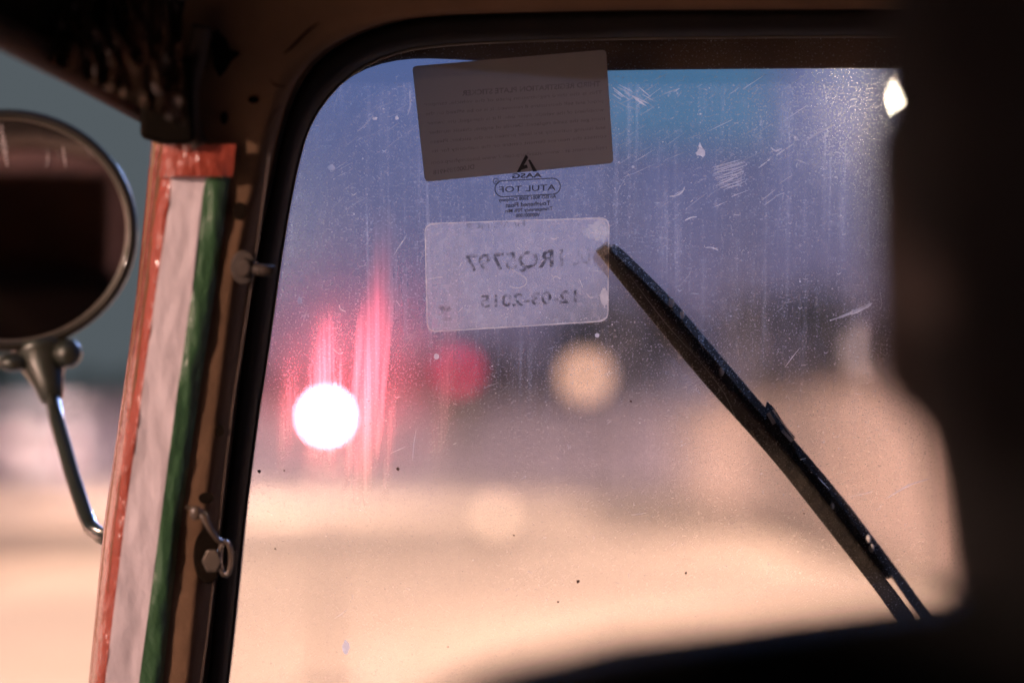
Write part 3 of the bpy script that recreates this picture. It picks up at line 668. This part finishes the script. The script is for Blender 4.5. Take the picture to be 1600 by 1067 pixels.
# ---- wiper (outside the glass)
M_wip = mat('wiper_rubber', (.035, .028, .018), .5, var=.3, scale=60, bump=.2, bscale=200); M_wm = mat('wiper_painted_metal', (.028, .022, .014), .4, .5, var=.3, scale=40, bump=.3, bscale=120); M_glint = mat('pale_glint', (.85, .76, .66), .4, 0, var=.1)
def band(g, cl, wd, w0, w1, m):
    q = crom(cl, 6); n = len(q); A = []; B = []
    for i, p in enumerate(q):
        a = q[max(i-1, 0)]; b = q[min(i+1, n-1)]; dx, dy = b[0]-a[0], b[1]-a[1]; l = math.hypot(dx, dy); hw = (wd(i/(n-1)) if callable(wd) else wd)/2
        A.append((p[0]-dy/l*hw, p[1]+dx/l*hw)); B.append((p[0]+dy/l*hw, p[1]-dx/l*hw))
    l1 = [L(*p, w0) for p in A]; l2 = [L(*p, w0) for p in B]; l3 = [L(*p, w1) for p in B]; l4 = [L(*p, w1) for p in A]
    rings = [[l1[i], l2[i], l3[i], l4[i]] for i in range(n)]; vs = [v for r in rings for v in r]; fs = []
    for i in range(n-1):
        for k in range(4): fs.append((i*4+k, i*4+(k+1) % 4, (i+1)*4+(k+1) % 4, (i+1)*4+k))
    fs += [(3, 2, 1, 0), ((n-1)*4, (n-1)*4+1, (n-1)*4+2, (n-1)*4+3)]
    g.add(vs, fs, m)
wroot = MB()
band(wroot, [(939, 384), (1033, 500), (1109, 591), (1206, 699), (1278, 788), (1379, 918), (1412, 966), (1450, 1015)], 24, -.0065, -.018, M_wip)
wp = part(wroot, 'wiper', bevel=.0006); wp['label'] = 'black wiper slanting down from the clear sticker to the driver'
g = MB(); band(g, [(950, 383), (1042, 494), (1118, 585), (1215, 693), (1287, 782), (1388, 912), (1428, 966)], 4, -.0055, -.007, M_wm); part(g, 'rubber_ridge', wp)
g = MB(); band(g, [(955, 384), (1000, 432), (1050, 487), (1126, 578), (1180, 642), (1223, 690), (1292, 770), (1345, 838), (1372, 874), (1392, 903)], lambda t: 8+23*abs(math.sin(math.pi*min(1, t)))**.45, -.019, -.027, M_wm); part(g, 'blade_frame', wp, bevel=.0008)
g = MB(); band(g, [(1180, 638), (1240, 704), (1303, 772), (1362, 848), (1402, 902), (1446, 963), (1490, 1020)], lambda t: 14+3*t, -.029, -.036, M_wm); part(g, 'wiper_arm', wp, bevel=.001)
g = MB(); band(g, [(1196, 636), (1203, 640), (1222, 668), (1238, 688)], lambda t: 16 if t < .2 else 13, -.020, -.034, M_wm)
band(g, [(1200, 645), (1210, 662)], 6, -.017, -.0195, M_glint); band(g, [(1222, 672), (1238, 689)], 5, -.017, -.0195, M_glint); band(g, [(1207, 640), (1240, 684)], 2.2, -.0165, -.0195, M_glint); part(g, 'clip', wp)  # pale diffuse bars paint highlights on the clip
for px, py, r in ((1127, 581, .0020), (1049, 473, .0022), (1066, 492, .0018), (1300, 791, .0017), (1357, 842, .0020), (1362, 856, .0020)):
    g = MB(); g.ball(L(px, py, -.0165), (r*.8, r*1.3, r), M_glint, 10, 6); part(g, 'glint_rivet', wp, smooth=True)  # pale diffuse dots paint the glints along the wiper

# ---- round side mirror
M_chrome = mat('mirror_rim_dark', (.030, .025, .016), .42, .6, var=.2, coat=.5)
def mirror_mat():
    m, t, b = nodes('mirror_silvering'); b.inputs['Metallic'].default_value = 1; b.inputs['Base Color'].default_value = (.36, .29, .25, 1); b.inputs['Roughness'].default_value = .06
    tcn = t.nodes.new('ShaderNodeTexCoord'); n = t.nodes.new('ShaderNodeTexNoise'); n.inputs['Scale'].default_value = 25; n.inputs['Detail'].default_value = 6
    t.links.new(tcn.outputs['Object'], n.inputs['Vector']); mp = t.nodes.new('ShaderNodeMapRange'); mp.inputs['To Min'].default_value = .015; mp.inputs['To Max'].default_value = .05
    t.links.new(n.outputs['Fac'], mp.inputs[0]); t.links.new(mp.outputs[0], b.inputs['Roughness'])
    return m
M_mir = mirror_mat()
MD = 1.44
mc = P(14, 360, MD); RM = 186*K*MD
toC = (CAM-mc).normalized()
MN = (toC+Vector((-.10, 0, .030))).normalized()          # mirror normal, tuned to look back along the cab side
mz = MN; mx_ = Vector((0, 0, 1)).cross(mz).normalized(); my_ = mz.cross(mx_)
MM = Matrix.Translation(mc) @ Matrix((mx_, my_, mz)).transposed().to_4x4()
def mp3(x, y, z): return loc(MM @ Vector((x, y, z)))
g = MB(); n = 64; rs = [(1.10, .000), (1.12, -.004), (1.10, -.010), (.9, -.026), (.6, -.036), (.25, -.040), (.02, -.041)]
g.loft([[mp3(RM*r*.955*math.cos(2*math.pi*k/n), RM*r*.9*math.sin(2*math.pi*k/n), z) for k in range(n)] for r, z in rs], M_chrome, close=True)
mir = part(g, 'side_mirror', smooth=True); mir['label'] = 'round rear-view mirror on a bent dark rod outside the left pillar'
g = MB(); ring = [mp3(RM*1.02*math.cos(2*math.pi*k/n), RM*.965*math.sin(2*math.pi*k/n), .002) for k in range(n)]; g.tube(ring+[ring[0]], .0036, M_chrome, 10, False)
ring = [mp3(RM*.985*math.cos(2*math.pi*k/n), RM*.93*math.sin(2*math.pi*k/n), .004) for k in range(n)]; g.tube(ring+[ring[0]], .0008, M_lip, 6, False); part(g, 'mirror_rim', mir, smooth=True)
g = MB(); RR = .9
loops = []
for i in range(14):
    r = RM*i/13; loops.append([mp3(r*math.cos(2*math.pi*k/n), r*.945*math.sin(2*math.pi*k/n), .0005+(RM*RM-r*r)/(2*RR)*.25) for k in range(n)])
g.loft(loops, M_mir, close=True); part(g, 'mirror_glass', mir, smooth=True)
g = MB(); MS = film('mirror_water_marks', (.75, .62, .58), .0, .35)
def on_m(px, py): 
    r = ray(px, py); t = (mc+mz*.0052-CAM).dot(mz)/r.dot(mz); return loc(CAM+r*t)
for pts, wd in (([(74, 232), (75, 252), (71, 262)], 3), ([(98, 228), (100, 245), (103, 263)], 4), ([(90, 236), (92, 250)], 2), ([(134, 228), (142, 248)], 3), ([(143, 232), (147, 246)], 3), ([(2, 192), (6, 230), (12, 262)], 9), ([(64, 214), (62, 218)], 3)):
    q = crom(pts, 4) if len(pts) > 2 else pts
    g.loft([[on_m(p[0]-wd/2*(1-abs(2*i/(len(q)-1)-1))-.3, p[1]) for i, p in enumerate(q)], [on_m(p[0]+wd/2*(1-abs(2*i/(len(q)-1)-1))+.3, p[1]) for i, p in enumerate(q)]], MS)
part(g, 'water_mark', mir)
M_rod = mat('dark_green_metal', (.028, .030, .018), .42, .4, var=.3, coat=.6)
g = MB()
def pl(px, py, d): return loc(P(px, py, d))
g.tube([pl(66, 545, MD+.012), pl(68, 560, MD+.01), pl(70, 580, MD+.005), pl(76, 600, MD), pl(80, 618, MD), pl(83, 628, MD)], [.0190, .0165, .0120, .0090, .0075, .0060], M_rod, 18)
g.ball(pl(20, 566, MD), (.009, .006, .007), M_rod); g.ball(pl(105, 552, MD), (.009, .009, .008), M_rod)
rod = part(g, 'mirror_neck', mir, smooth=True)
g = MB(); g.tube([pl(80, 615, MD), pl(90, 660, MD-.02), pl(112, 740, MD-.04), pl(132, 800, MD-.06), pl(143, 825, MD-.07), pl(158, 838, MD-.09), pl(185, 845, MD-.16)], .0046, M_rod, 14); part(g, 'mirror_rod', mir, smooth=True)

# ---- screws, holes, clip on the pillar
def disc(g, px, py, rx, ry, w0, w1, m, n=24):
    g.prism([L(px+rx*math.cos(2*math.pi*k/n), py+ry*math.sin(2*math.pi*k/n), w1) for k in range(n)], [L(px+rx*math.cos(2*math.pi*k/n), py+ry*math.sin(2*math.pi*k/n), w0) for k in range(n)], m)
def PW(px, py):
    """height of the body panel at a pixel, roughly"""
    return .052
for px, py, rx, ry in ((374, 330, 11, 14), (344, 673, 7, 9), (322, 778, 12, 9), (396, 156, 9, 6), (350, 185, 6, 10)):
    g = MB(); disc(g, px, py, rx, ry, .06, .0803, M_dkspot); part(g, 'screw_hole')  # flat dark disc paints the shade inside each hole
g = MB(); disc(g, 380, 418, 20, 27, .06, .082, M_metal); disc(g, 380, 418, 12, 15, .0815, .088, M_metal); part(g, 'round_nut', bevel=.001)
g = MB(); g.tube([L(388, 419, .084), L(410, 422, .084), L(427, 424, .083)], .0028, M_metal, 12); part(g, 'nut_stub', smooth=True)
M_plast = mat('clear_plastic_clip', (.075, .05, .033), .3, var=.3, coat=.6)
g = MB(); disc(g, 325, 868, 23, 44, .06, .083, M_dkspot); wb_ = part(g, 'bolt', bevel=.001)
g = MB(); disc(g, 331, 876, 16, 20, .082, .092, mat('worn_bolt', (.13, .10, .075), .4, .6), 6); part(g, 'bolt_head', wb_, bevel=.001)
g = MB(); lp_ = [L(352+9*math.cos(a), 872+26*math.sin(a), .089) for a in [2*math.pi*k/28 for k in range(29)]]; g.tube(lp_, .0012, M_plast, 8, False)
g.tube([L(291, 792, .084), L(305, 796, .090), L(318, 806, .093), L(328, 826, .092), L(340, 843, .090), L(350, 848, .089)], [.001, .0018, .0022, .0016, .0014, .0012], M_plast, 8)
g.ball(L(306, 801, .093), (.0032, .004, .002), M_plast); part(g, 'plastic_clip', smooth=True)
g = MB(); q = crom([(424, 240), (412, 330), (398, 430), (378, 560), (366, 640), (350, 780), (340, 880), (326, 1000), (312, 1100)], 5)
g.tube([L(a-3, b, .0772) for a, b in q], .0005, mat('seam_edge', (.06, .037, .025), .4), 6); part(g, 'panel_seam', smooth=True)
# scratches / chipped paint on the panel
g = MB()
for pts, wd in (([(500, 35), (480, 50), (458, 72), (443, 85)], 7), ([(440, 163), (428, 178), (418, 200)], 3), ([(421, 120), (428, 132), (446, 136)], 3), ([(326, 50), (345, 60), (360, 80), (374, 82)], 6)):
    q = crom(pts, 5); n_ = len(q)
    a = [L(p[0], p[1]-wd*.5*math.sin(math.pi*(i+.3)/n_), .0815) for i, p in enumerate(q)]; b_ = [L(p[0], p[1]+wd*.5*math.sin(math.pi*(i+.3)/n_), .0815) for i, p in enumerate(q)]; g.loft([a, b_], M_dkspot)
g.add([L(a, b, .0820) for a, b in ((338, 45), (352, 60), (360, 78), (376, 84), (362, 96), (352, 112), (343, 122), (334, 104), (330, 70))], [tuple(range(9))], M_dkspot)
part(g, 'chipped_paint', panel)

# ---- corner: canopy, black tape, crinkled plastic
g = MB(); g.prism([L(a, b, .104) for a, b in ((222, 100), (300, 90), (303, 224), (262, 226), (219, 216), (221, 165))], [L(a, b, .05) for a, b in ((222, 100), (300, 90), (303, 224), (262, 226), (219, 216), (221, 165))], mat('black_cloth_tape', (.005, .0035, .002), .9, spec=.05)); part(g, 'black_tape_wrap', bevel=.003)
g = MB(); q = crom([(316, 40), (308, 90), (298, 130), (296, 170), (300, 205), (312, 228)], 6); g.tube([L(a, b, .088) for a, b in q], .0050, mat('piping_cloth', (.09, .055, .035), .6, var=.3, scale=60), 10); part(g, 'canopy_piping', smooth=True)
rail = [P(232, 172, 1.22), P(110, 106, 1.16), P(0, 50, 1.10), P(-220, -55, 1.0), Vector((-.50, .70, 1.44)), Vector((-.62, .3, 1.47)), Vector((-.66, -.9, 1.47))]
Mrail = mat('canopy_edge_brown', (.075, .042, .022), .7, var=.4, scale=20)
g = MB(); g.tube([loc(p) for p in rail], .008, Mrail, 10); part(g, 'canopy_rail', smooth=True)
# canopy roof sheet from rail to the far side
g = MB(); loops = []
hdr = [P(232, 165, 1.225), P(110, 99, 1.165), P(0, 43, 1.105), P(-220, -60, 1.0), Vector((-.50, .70, 1.445)), Vector((-.62, .3, 1.475)), Vector((-.66, -.9, 1.475))]
for i, p in enumerate(hdr):
    yy = [1.23, 1.17, 1.11, .95, .6, .3, -.9][i]; row = []
    for k in range(15):
        t = k/14; z = p.z+(1.66-p.z)*min(1, math.sin(min(1, t*3.2)*math.pi/2)); x = p.x+(UC-p.x)*t; row.append(loc((x, p.y+(yy-p.y)*min(1, t*2), z+.006*noise.noise((t*9, i*1.3, 2)))))
    mir_row = [loc((2*UC-(FRAME @ Vector(r)).x, (FRAME @ Vector(r)).y, (FRAME @ Vector(r)).z)) for r in reversed(row[:-1])]
    loops.append(row+mir_row)
g.loft(loops, M_canvas)
# close the gap between header and roof
top = [L(a, -100, BW) for a in (300, 330, 420, 800, 1430)]
part(g, 'canopy_roof', smooth=True)
g = MB(); rt = [(loc((x, 1.23, 1.50))) for x in (-.14, .0, UC, .36, .50)]; rt2 = [loc((x, 1.23, 1.67)) for x in (-.14, .0, UC, .36, .50)]; g.loft([rt, rt2], M_canvas); part(g, 'roof_front_flap')
g = MB(); g.prism([loc(P(a, b, 1.215)) for a, b in ((205, -90), (420, -90), (420, -35), (330, -5), (312, 70), (262, 95), (205, 90))], [loc(P(a, b, 1.225)) for a, b in ((205, -90), (420, -90), (420, -35), (330, -5), (312, 70), (262, 95), (205, 90))], M_canvas); part(g, 'corner_flap', bevel=.002)
# crinkled clear plastic hanging under the roof corner
M_cr = mat('crinkled_dark_plastic', (.06, .04, .028), .10, var=.5, scale=18, coat=.8)
g = MB(); rows = []
for j in range(34):
    row = []
    for i in range(60):
        t = i/59; s_ = j/33; px = 60+225*t; lo_ = 62+ (px)*.47; py = -30+(lo_+30)*s_
        dd = 1.17-.03*s_+.012*(abs(noise.noise((px*.035, py*.012, 1)))*2)+.006*abs(noise.noise((px*.09, py*.03, 4)))
        row.append(loc(P(px, py, dd-.02)))
    rows.append(row)
g.loft(rows, M_cr); part(g, 'crinkled_plastic', smooth=True)

# ---- cowl, dash, floor, seats, handlebar, wheels (cab around the driver)
M_seat = mat('black_vinyl', (.03, .022, .018), .45, var=.3, scale=14, bump=.2, bscale=60)
def wbox(name, a, b, m, bev=.01, parent=None):
    g = MB(); g.box(a, b, m); o = g.build(name, parent or rick, bevel=bev, world=Matrix.Identity(4)); return o
wbox('front_cowl', (-.28, 1.36, .32), (.646, 1.44, 1.02), M_brown, .03)
wbox('dashboard', (-.20, 1.24, .90), (.566, 1.358, .985), M_blk, .02)
wbox('floor', (-.45, -.9, .26), (.82, 1.355, .30), M_canvas)
wbox('driver_seat', (-.12, .22, .46), (.486, .66, .585), M_seat, .04)
wbox('seat_base', (-.08, .26, .302), (.446, .62, .458), M_brown)
wbox('rear_bench', (-.42, -.62, .302), (.79, -.12, .60), M_seat, .04)
wbox('rear_backrest', (-.42, -.80, .602), (.79, -.68, 1.22), M_seat, .04)
g = MB(); hb_z, hb_y = .955, 1.075
g.tube([(UC-.33, hb_y-.03, hb_z), (UC-.22, hb_y-.01, hb_z), (UC-.10, hb_y+.03, hb_z), (UC+.10, hb_y+.03, hb_z), (UC+.22, hb_y-.01, hb_z), (UC+.33, hb_y-.03, hb_z)], .013, M_metal, 12)
g.tube([(UC, hb_y+.03, hb_z), (UC, hb_y+.12, .6), (UC, hb_y+.2, .305)], .022, M_metal, 12); hb = g.build('handlebar', rick, True, world=Matrix.Identity(4))
for s in (-1, 1):
    g = MB(); g.tube([(UC+s*.345, hb_y-.033, hb_z), (UC+s*.20, hb_y-.006, hb_z)], .0165, M_rub, 14); g.build('grip', hb, True, world=Matrix.Identity(4))
for x, y in ((UC, 1.62), (UC-.5, -.55), (UC+.5, -.55)):
    g = MB(); ring = [(x, y+.165*math.cos(a), .215+.165*math.sin(a)) for a in [2*math.pi*k/28 for k in range(29)]]; g.tube(ring, .048, M_tyre, 12, False); t_ = g.build('wheel', rick, True, world=Matrix.Identity(4))
    g = MB(); g.tube([(x-.03, y, .215), (x+.03, y, .215)], .13, M_rim, 24); g.build('rim', t_, world=Matrix.Identity(4))
# left side curtain behind the camera (what the mirror looks back at)
M_curt = mat('brown_side_curtain', (.085, .045, .026), .7, var=.5, scale=5, bump=.5, bscale=12)
g = MB(); rows = []
for j in range(20):
    z = .62+.80*j/19; rows.append([loc((-.64+.012*noise.noise((y_*.4, z*3, 0)), -.85+y_*.05, z)) for y_ in range(24)])
g.loft(rows, M_curt); part(g, 'side_curtain', smooth=True)
g = MB()
for xa, xb in ((-.64, -.052), (-.030, .97)):  # slit between the pieces shaped to show a bright sliver in the mirror
    rows = []
    for j in range(20):
        z = .40+1.06*j/19; rows.append([loc((xa+(xb-xa)*k/23+(.02*(j/19-.5) if k in (0, 23) else 0), -.92+.015*noise.noise((k*.4, z*3, 4)), z)) for k in range(24)])
    g.loft(rows, M_curt)
part(g, 'rear_curtain', smooth=True)

# ================================================================== DRIVER
def capsules(caps, vox, smooth_it=4):
    """union of tapered capsules -> one continuous surface"""
    g = MB(); mm_ = M_skin
    for a, b, ra, rb in caps:
        a = Vector(a); b = Vector(b); d = b-a; l = max(d.length, 1e-4); d = d.normalized() if l > 1e-4 else Vector((0, 0, 1)); pts = []; rr = []
        for k in range(5): an = math.pi/2*k/5; pts.append(a-d*ra*math.cos(an)); rr.append(max(1e-4, ra*math.sin(an)))
        pts.append(a); rr.append(ra); pts.append(a.lerp(b, .5)); rr.append((ra+rb)/2); pts.append(b); rr.append(rb)
        for k in range(4, -1, -1): an = math.pi/2*k/5; pts.append(b+d*rb*math.cos(an)); rr.append(max(1e-4, rb*math.sin(an)))
        g.tube(pts, rr, mm_, 16)
    return g
def realise(g, name, m, vox, it, parent):
    o = g.build('tmp'); r = o.modifiers.new('r', 'REMESH'); r.mode = 'VOXEL'; r.voxel_size = vox; r.use_smooth_shade = True
    s = o.modifiers.new('s', 'SMOOTH'); s.iterations = it; s.factor = .5
    dg = bpy.context.evaluated_depsgraph_get(); dg.update(); me = bpy.data.meshes.new_from_object(o.evaluated_get(dg)); bpy.data.objects.remove(o)
    me.name = name; me.materials.clear(); me.materials.append(m); me.polygons.foreach_set('use_smooth', [True]*len(me.polygons))
    return link(name, me, parent, Matrix.Identity(4) if parent is not None else None)
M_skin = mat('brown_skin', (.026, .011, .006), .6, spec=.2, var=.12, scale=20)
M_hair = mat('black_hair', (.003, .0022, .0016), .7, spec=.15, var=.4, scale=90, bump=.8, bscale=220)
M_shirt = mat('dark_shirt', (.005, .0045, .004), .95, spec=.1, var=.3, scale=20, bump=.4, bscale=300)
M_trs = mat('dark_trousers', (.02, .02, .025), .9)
HX, HY, HZ = .190, .665, 1.318
sh = {s: Vector((HX+s*.175, .64, 1.132)) for s in (-1, 1)}; el = {s: Vector((HX+s*.27, .80, .93)) for s in (-1, 1)}; wr = {s: Vector((HX+s*.265, 1.005, .985)) for s in (-1, 1)}
hip = {s: Vector((HX+s*.095, .50, .665)) for s in (-1, 1)}; kn = {s: Vector((HX+s*.13, .95, .64)) for s in (-1, 1)}; an = {s: Vector((HX+s*.11, 1.0, .35)) for s in (-1, 1)}
caps = [((HX, HY-.02, HZ-.02), (HX, HY, HZ-.088), .090, .074), ((HX, HY-.010, HZ+.022), (HX, HY+.010, HZ+.012), .088, .084), ((HX, HY+.02, HZ-.03), (HX, HY+.055, HZ-.065), .070, .045), ((HX, HY-.03, HZ+.02), (HX, HY-.02, HZ-.05), .088, .076),
        ((HX, HY+.04, HZ-.085), (HX, HY+.07, HZ-.09), .040, .026),
        ((HX, HY-.015, HZ-.06), (HX, HY-.035, 1.13), .066, .072),
        ((HX, HY+.092, HZ+.01), (HX, HY+.112, HZ-.025), .010, .014), ((HX-.02, HY+.095, HZ-.055), (HX+.02, HY+.095, HZ-.055), .009, .009), ((HX-.02, HY+.092, HZ-.067), (HX+.02, HY+.092, HZ-.067), .009, .009),
        ((HX-.035, HY+.082, HZ+.03), (HX+.035, HY+.082, HZ+.03), .010, .010),
        ((HX, .62, 1.06), (HX, .58, .80), .12, .115), ((HX-.1, .62, 1.07), (HX+.1, .62, 1.07), .072, .072), ((HX, .54, .72), (HX, .52, .68), .13, .12)]
for s in (-1, 1):
    caps += [((HX+s*.080, HY-.012, HZ+.012), (HX+s*.080, HY-.004, HZ-.050), .0145, .0115),
             ((HX+s*.04, HY-.03, 1.162), tuple(sh[s]+Vector((-s*.03, 0, .01))), .050, .05),
             (tuple(sh[s]), tuple(el[s]), .052, .040), (tuple(el[s]), tuple(wr[s]), .040, .026),
             (tuple(hip[s]), tuple(kn[s]), .085, .056), (tuple(kn[s]), tuple(an[s]), .054, .036), (tuple(an[s]), tuple(an[s]+Vector((0, .17, -.030))), .034, .022)]
    # hand: palm on top of the grip, fingers curled round it, thumb from its side
    gx = HX+s*.27; gy = hb_y-.02; gz = hb_z
    caps.append((tuple(wr[s]), (gx, gy-.03, gz+.022), .025, .020))
    for f_ in range(4):
        fx = gx+(f_-1.5)*.0195; ln = (.92, 1.0, .96, .82)[f_ if s < 0 else 3-f_]; r_ = .0165+.0092; pts = []
        for a_ in (120, 60, 5, -55, -110*ln): pts.append((fx, gy+r_*math.cos(R(a_)), gz+r_*math.sin(R(a_))))
        caps.append(((fx*.6+gx*.4, gy-.035, gz+.022), pts[0], .013, .0105))
        for q in range(4): caps.append((pts[q], pts[q+1], .0092-.0006*q, .0086-.0006*q))
    tx = gx-s*.034
    caps += [((gx-s*.02, gy-.035, gz+.012), (tx-s*.006, gy-.026, gz-.004), .013, .011), ((tx-s*.006, gy-.026, gz-.004), (tx, gy-.014, gz-.024), .0105, .0095), ((tx, gy-.014, gz-.024), (tx+s*.012, gy+.006, gz-.028), .0095, .008)]
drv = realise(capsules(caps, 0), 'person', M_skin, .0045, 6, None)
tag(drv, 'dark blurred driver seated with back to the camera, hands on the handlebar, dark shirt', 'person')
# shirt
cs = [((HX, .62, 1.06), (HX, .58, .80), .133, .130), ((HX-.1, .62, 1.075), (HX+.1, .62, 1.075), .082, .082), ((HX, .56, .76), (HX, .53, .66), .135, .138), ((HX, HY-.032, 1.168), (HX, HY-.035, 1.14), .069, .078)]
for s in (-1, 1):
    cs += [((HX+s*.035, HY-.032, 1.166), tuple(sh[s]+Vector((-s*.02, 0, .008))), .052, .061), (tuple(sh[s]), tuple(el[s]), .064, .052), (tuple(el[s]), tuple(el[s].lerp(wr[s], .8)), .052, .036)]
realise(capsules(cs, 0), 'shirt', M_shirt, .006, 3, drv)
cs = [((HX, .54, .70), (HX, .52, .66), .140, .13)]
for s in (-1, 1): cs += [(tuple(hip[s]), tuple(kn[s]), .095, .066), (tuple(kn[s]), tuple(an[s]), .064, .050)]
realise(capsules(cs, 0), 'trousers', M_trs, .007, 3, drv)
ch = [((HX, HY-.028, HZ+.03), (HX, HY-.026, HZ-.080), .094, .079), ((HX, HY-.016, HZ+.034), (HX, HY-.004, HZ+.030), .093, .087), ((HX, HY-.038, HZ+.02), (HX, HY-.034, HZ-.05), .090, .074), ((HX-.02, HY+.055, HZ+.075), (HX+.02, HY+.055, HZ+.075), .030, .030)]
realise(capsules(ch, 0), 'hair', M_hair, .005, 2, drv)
g = MB()
M_eye = mat('eye_white', (.7, .66, .6), .3)
for s in (-1, 1):
    g = MB(); g.ball((HX+s*.032, HY+.088, HZ+.012), .0115, M_eye, 12, 8); g.ball((HX+s*.032, HY+.0965, HZ+.012), .0045, M_blk, 8, 6); g.build('eye', drv, True, world=Matrix.Identity(4))
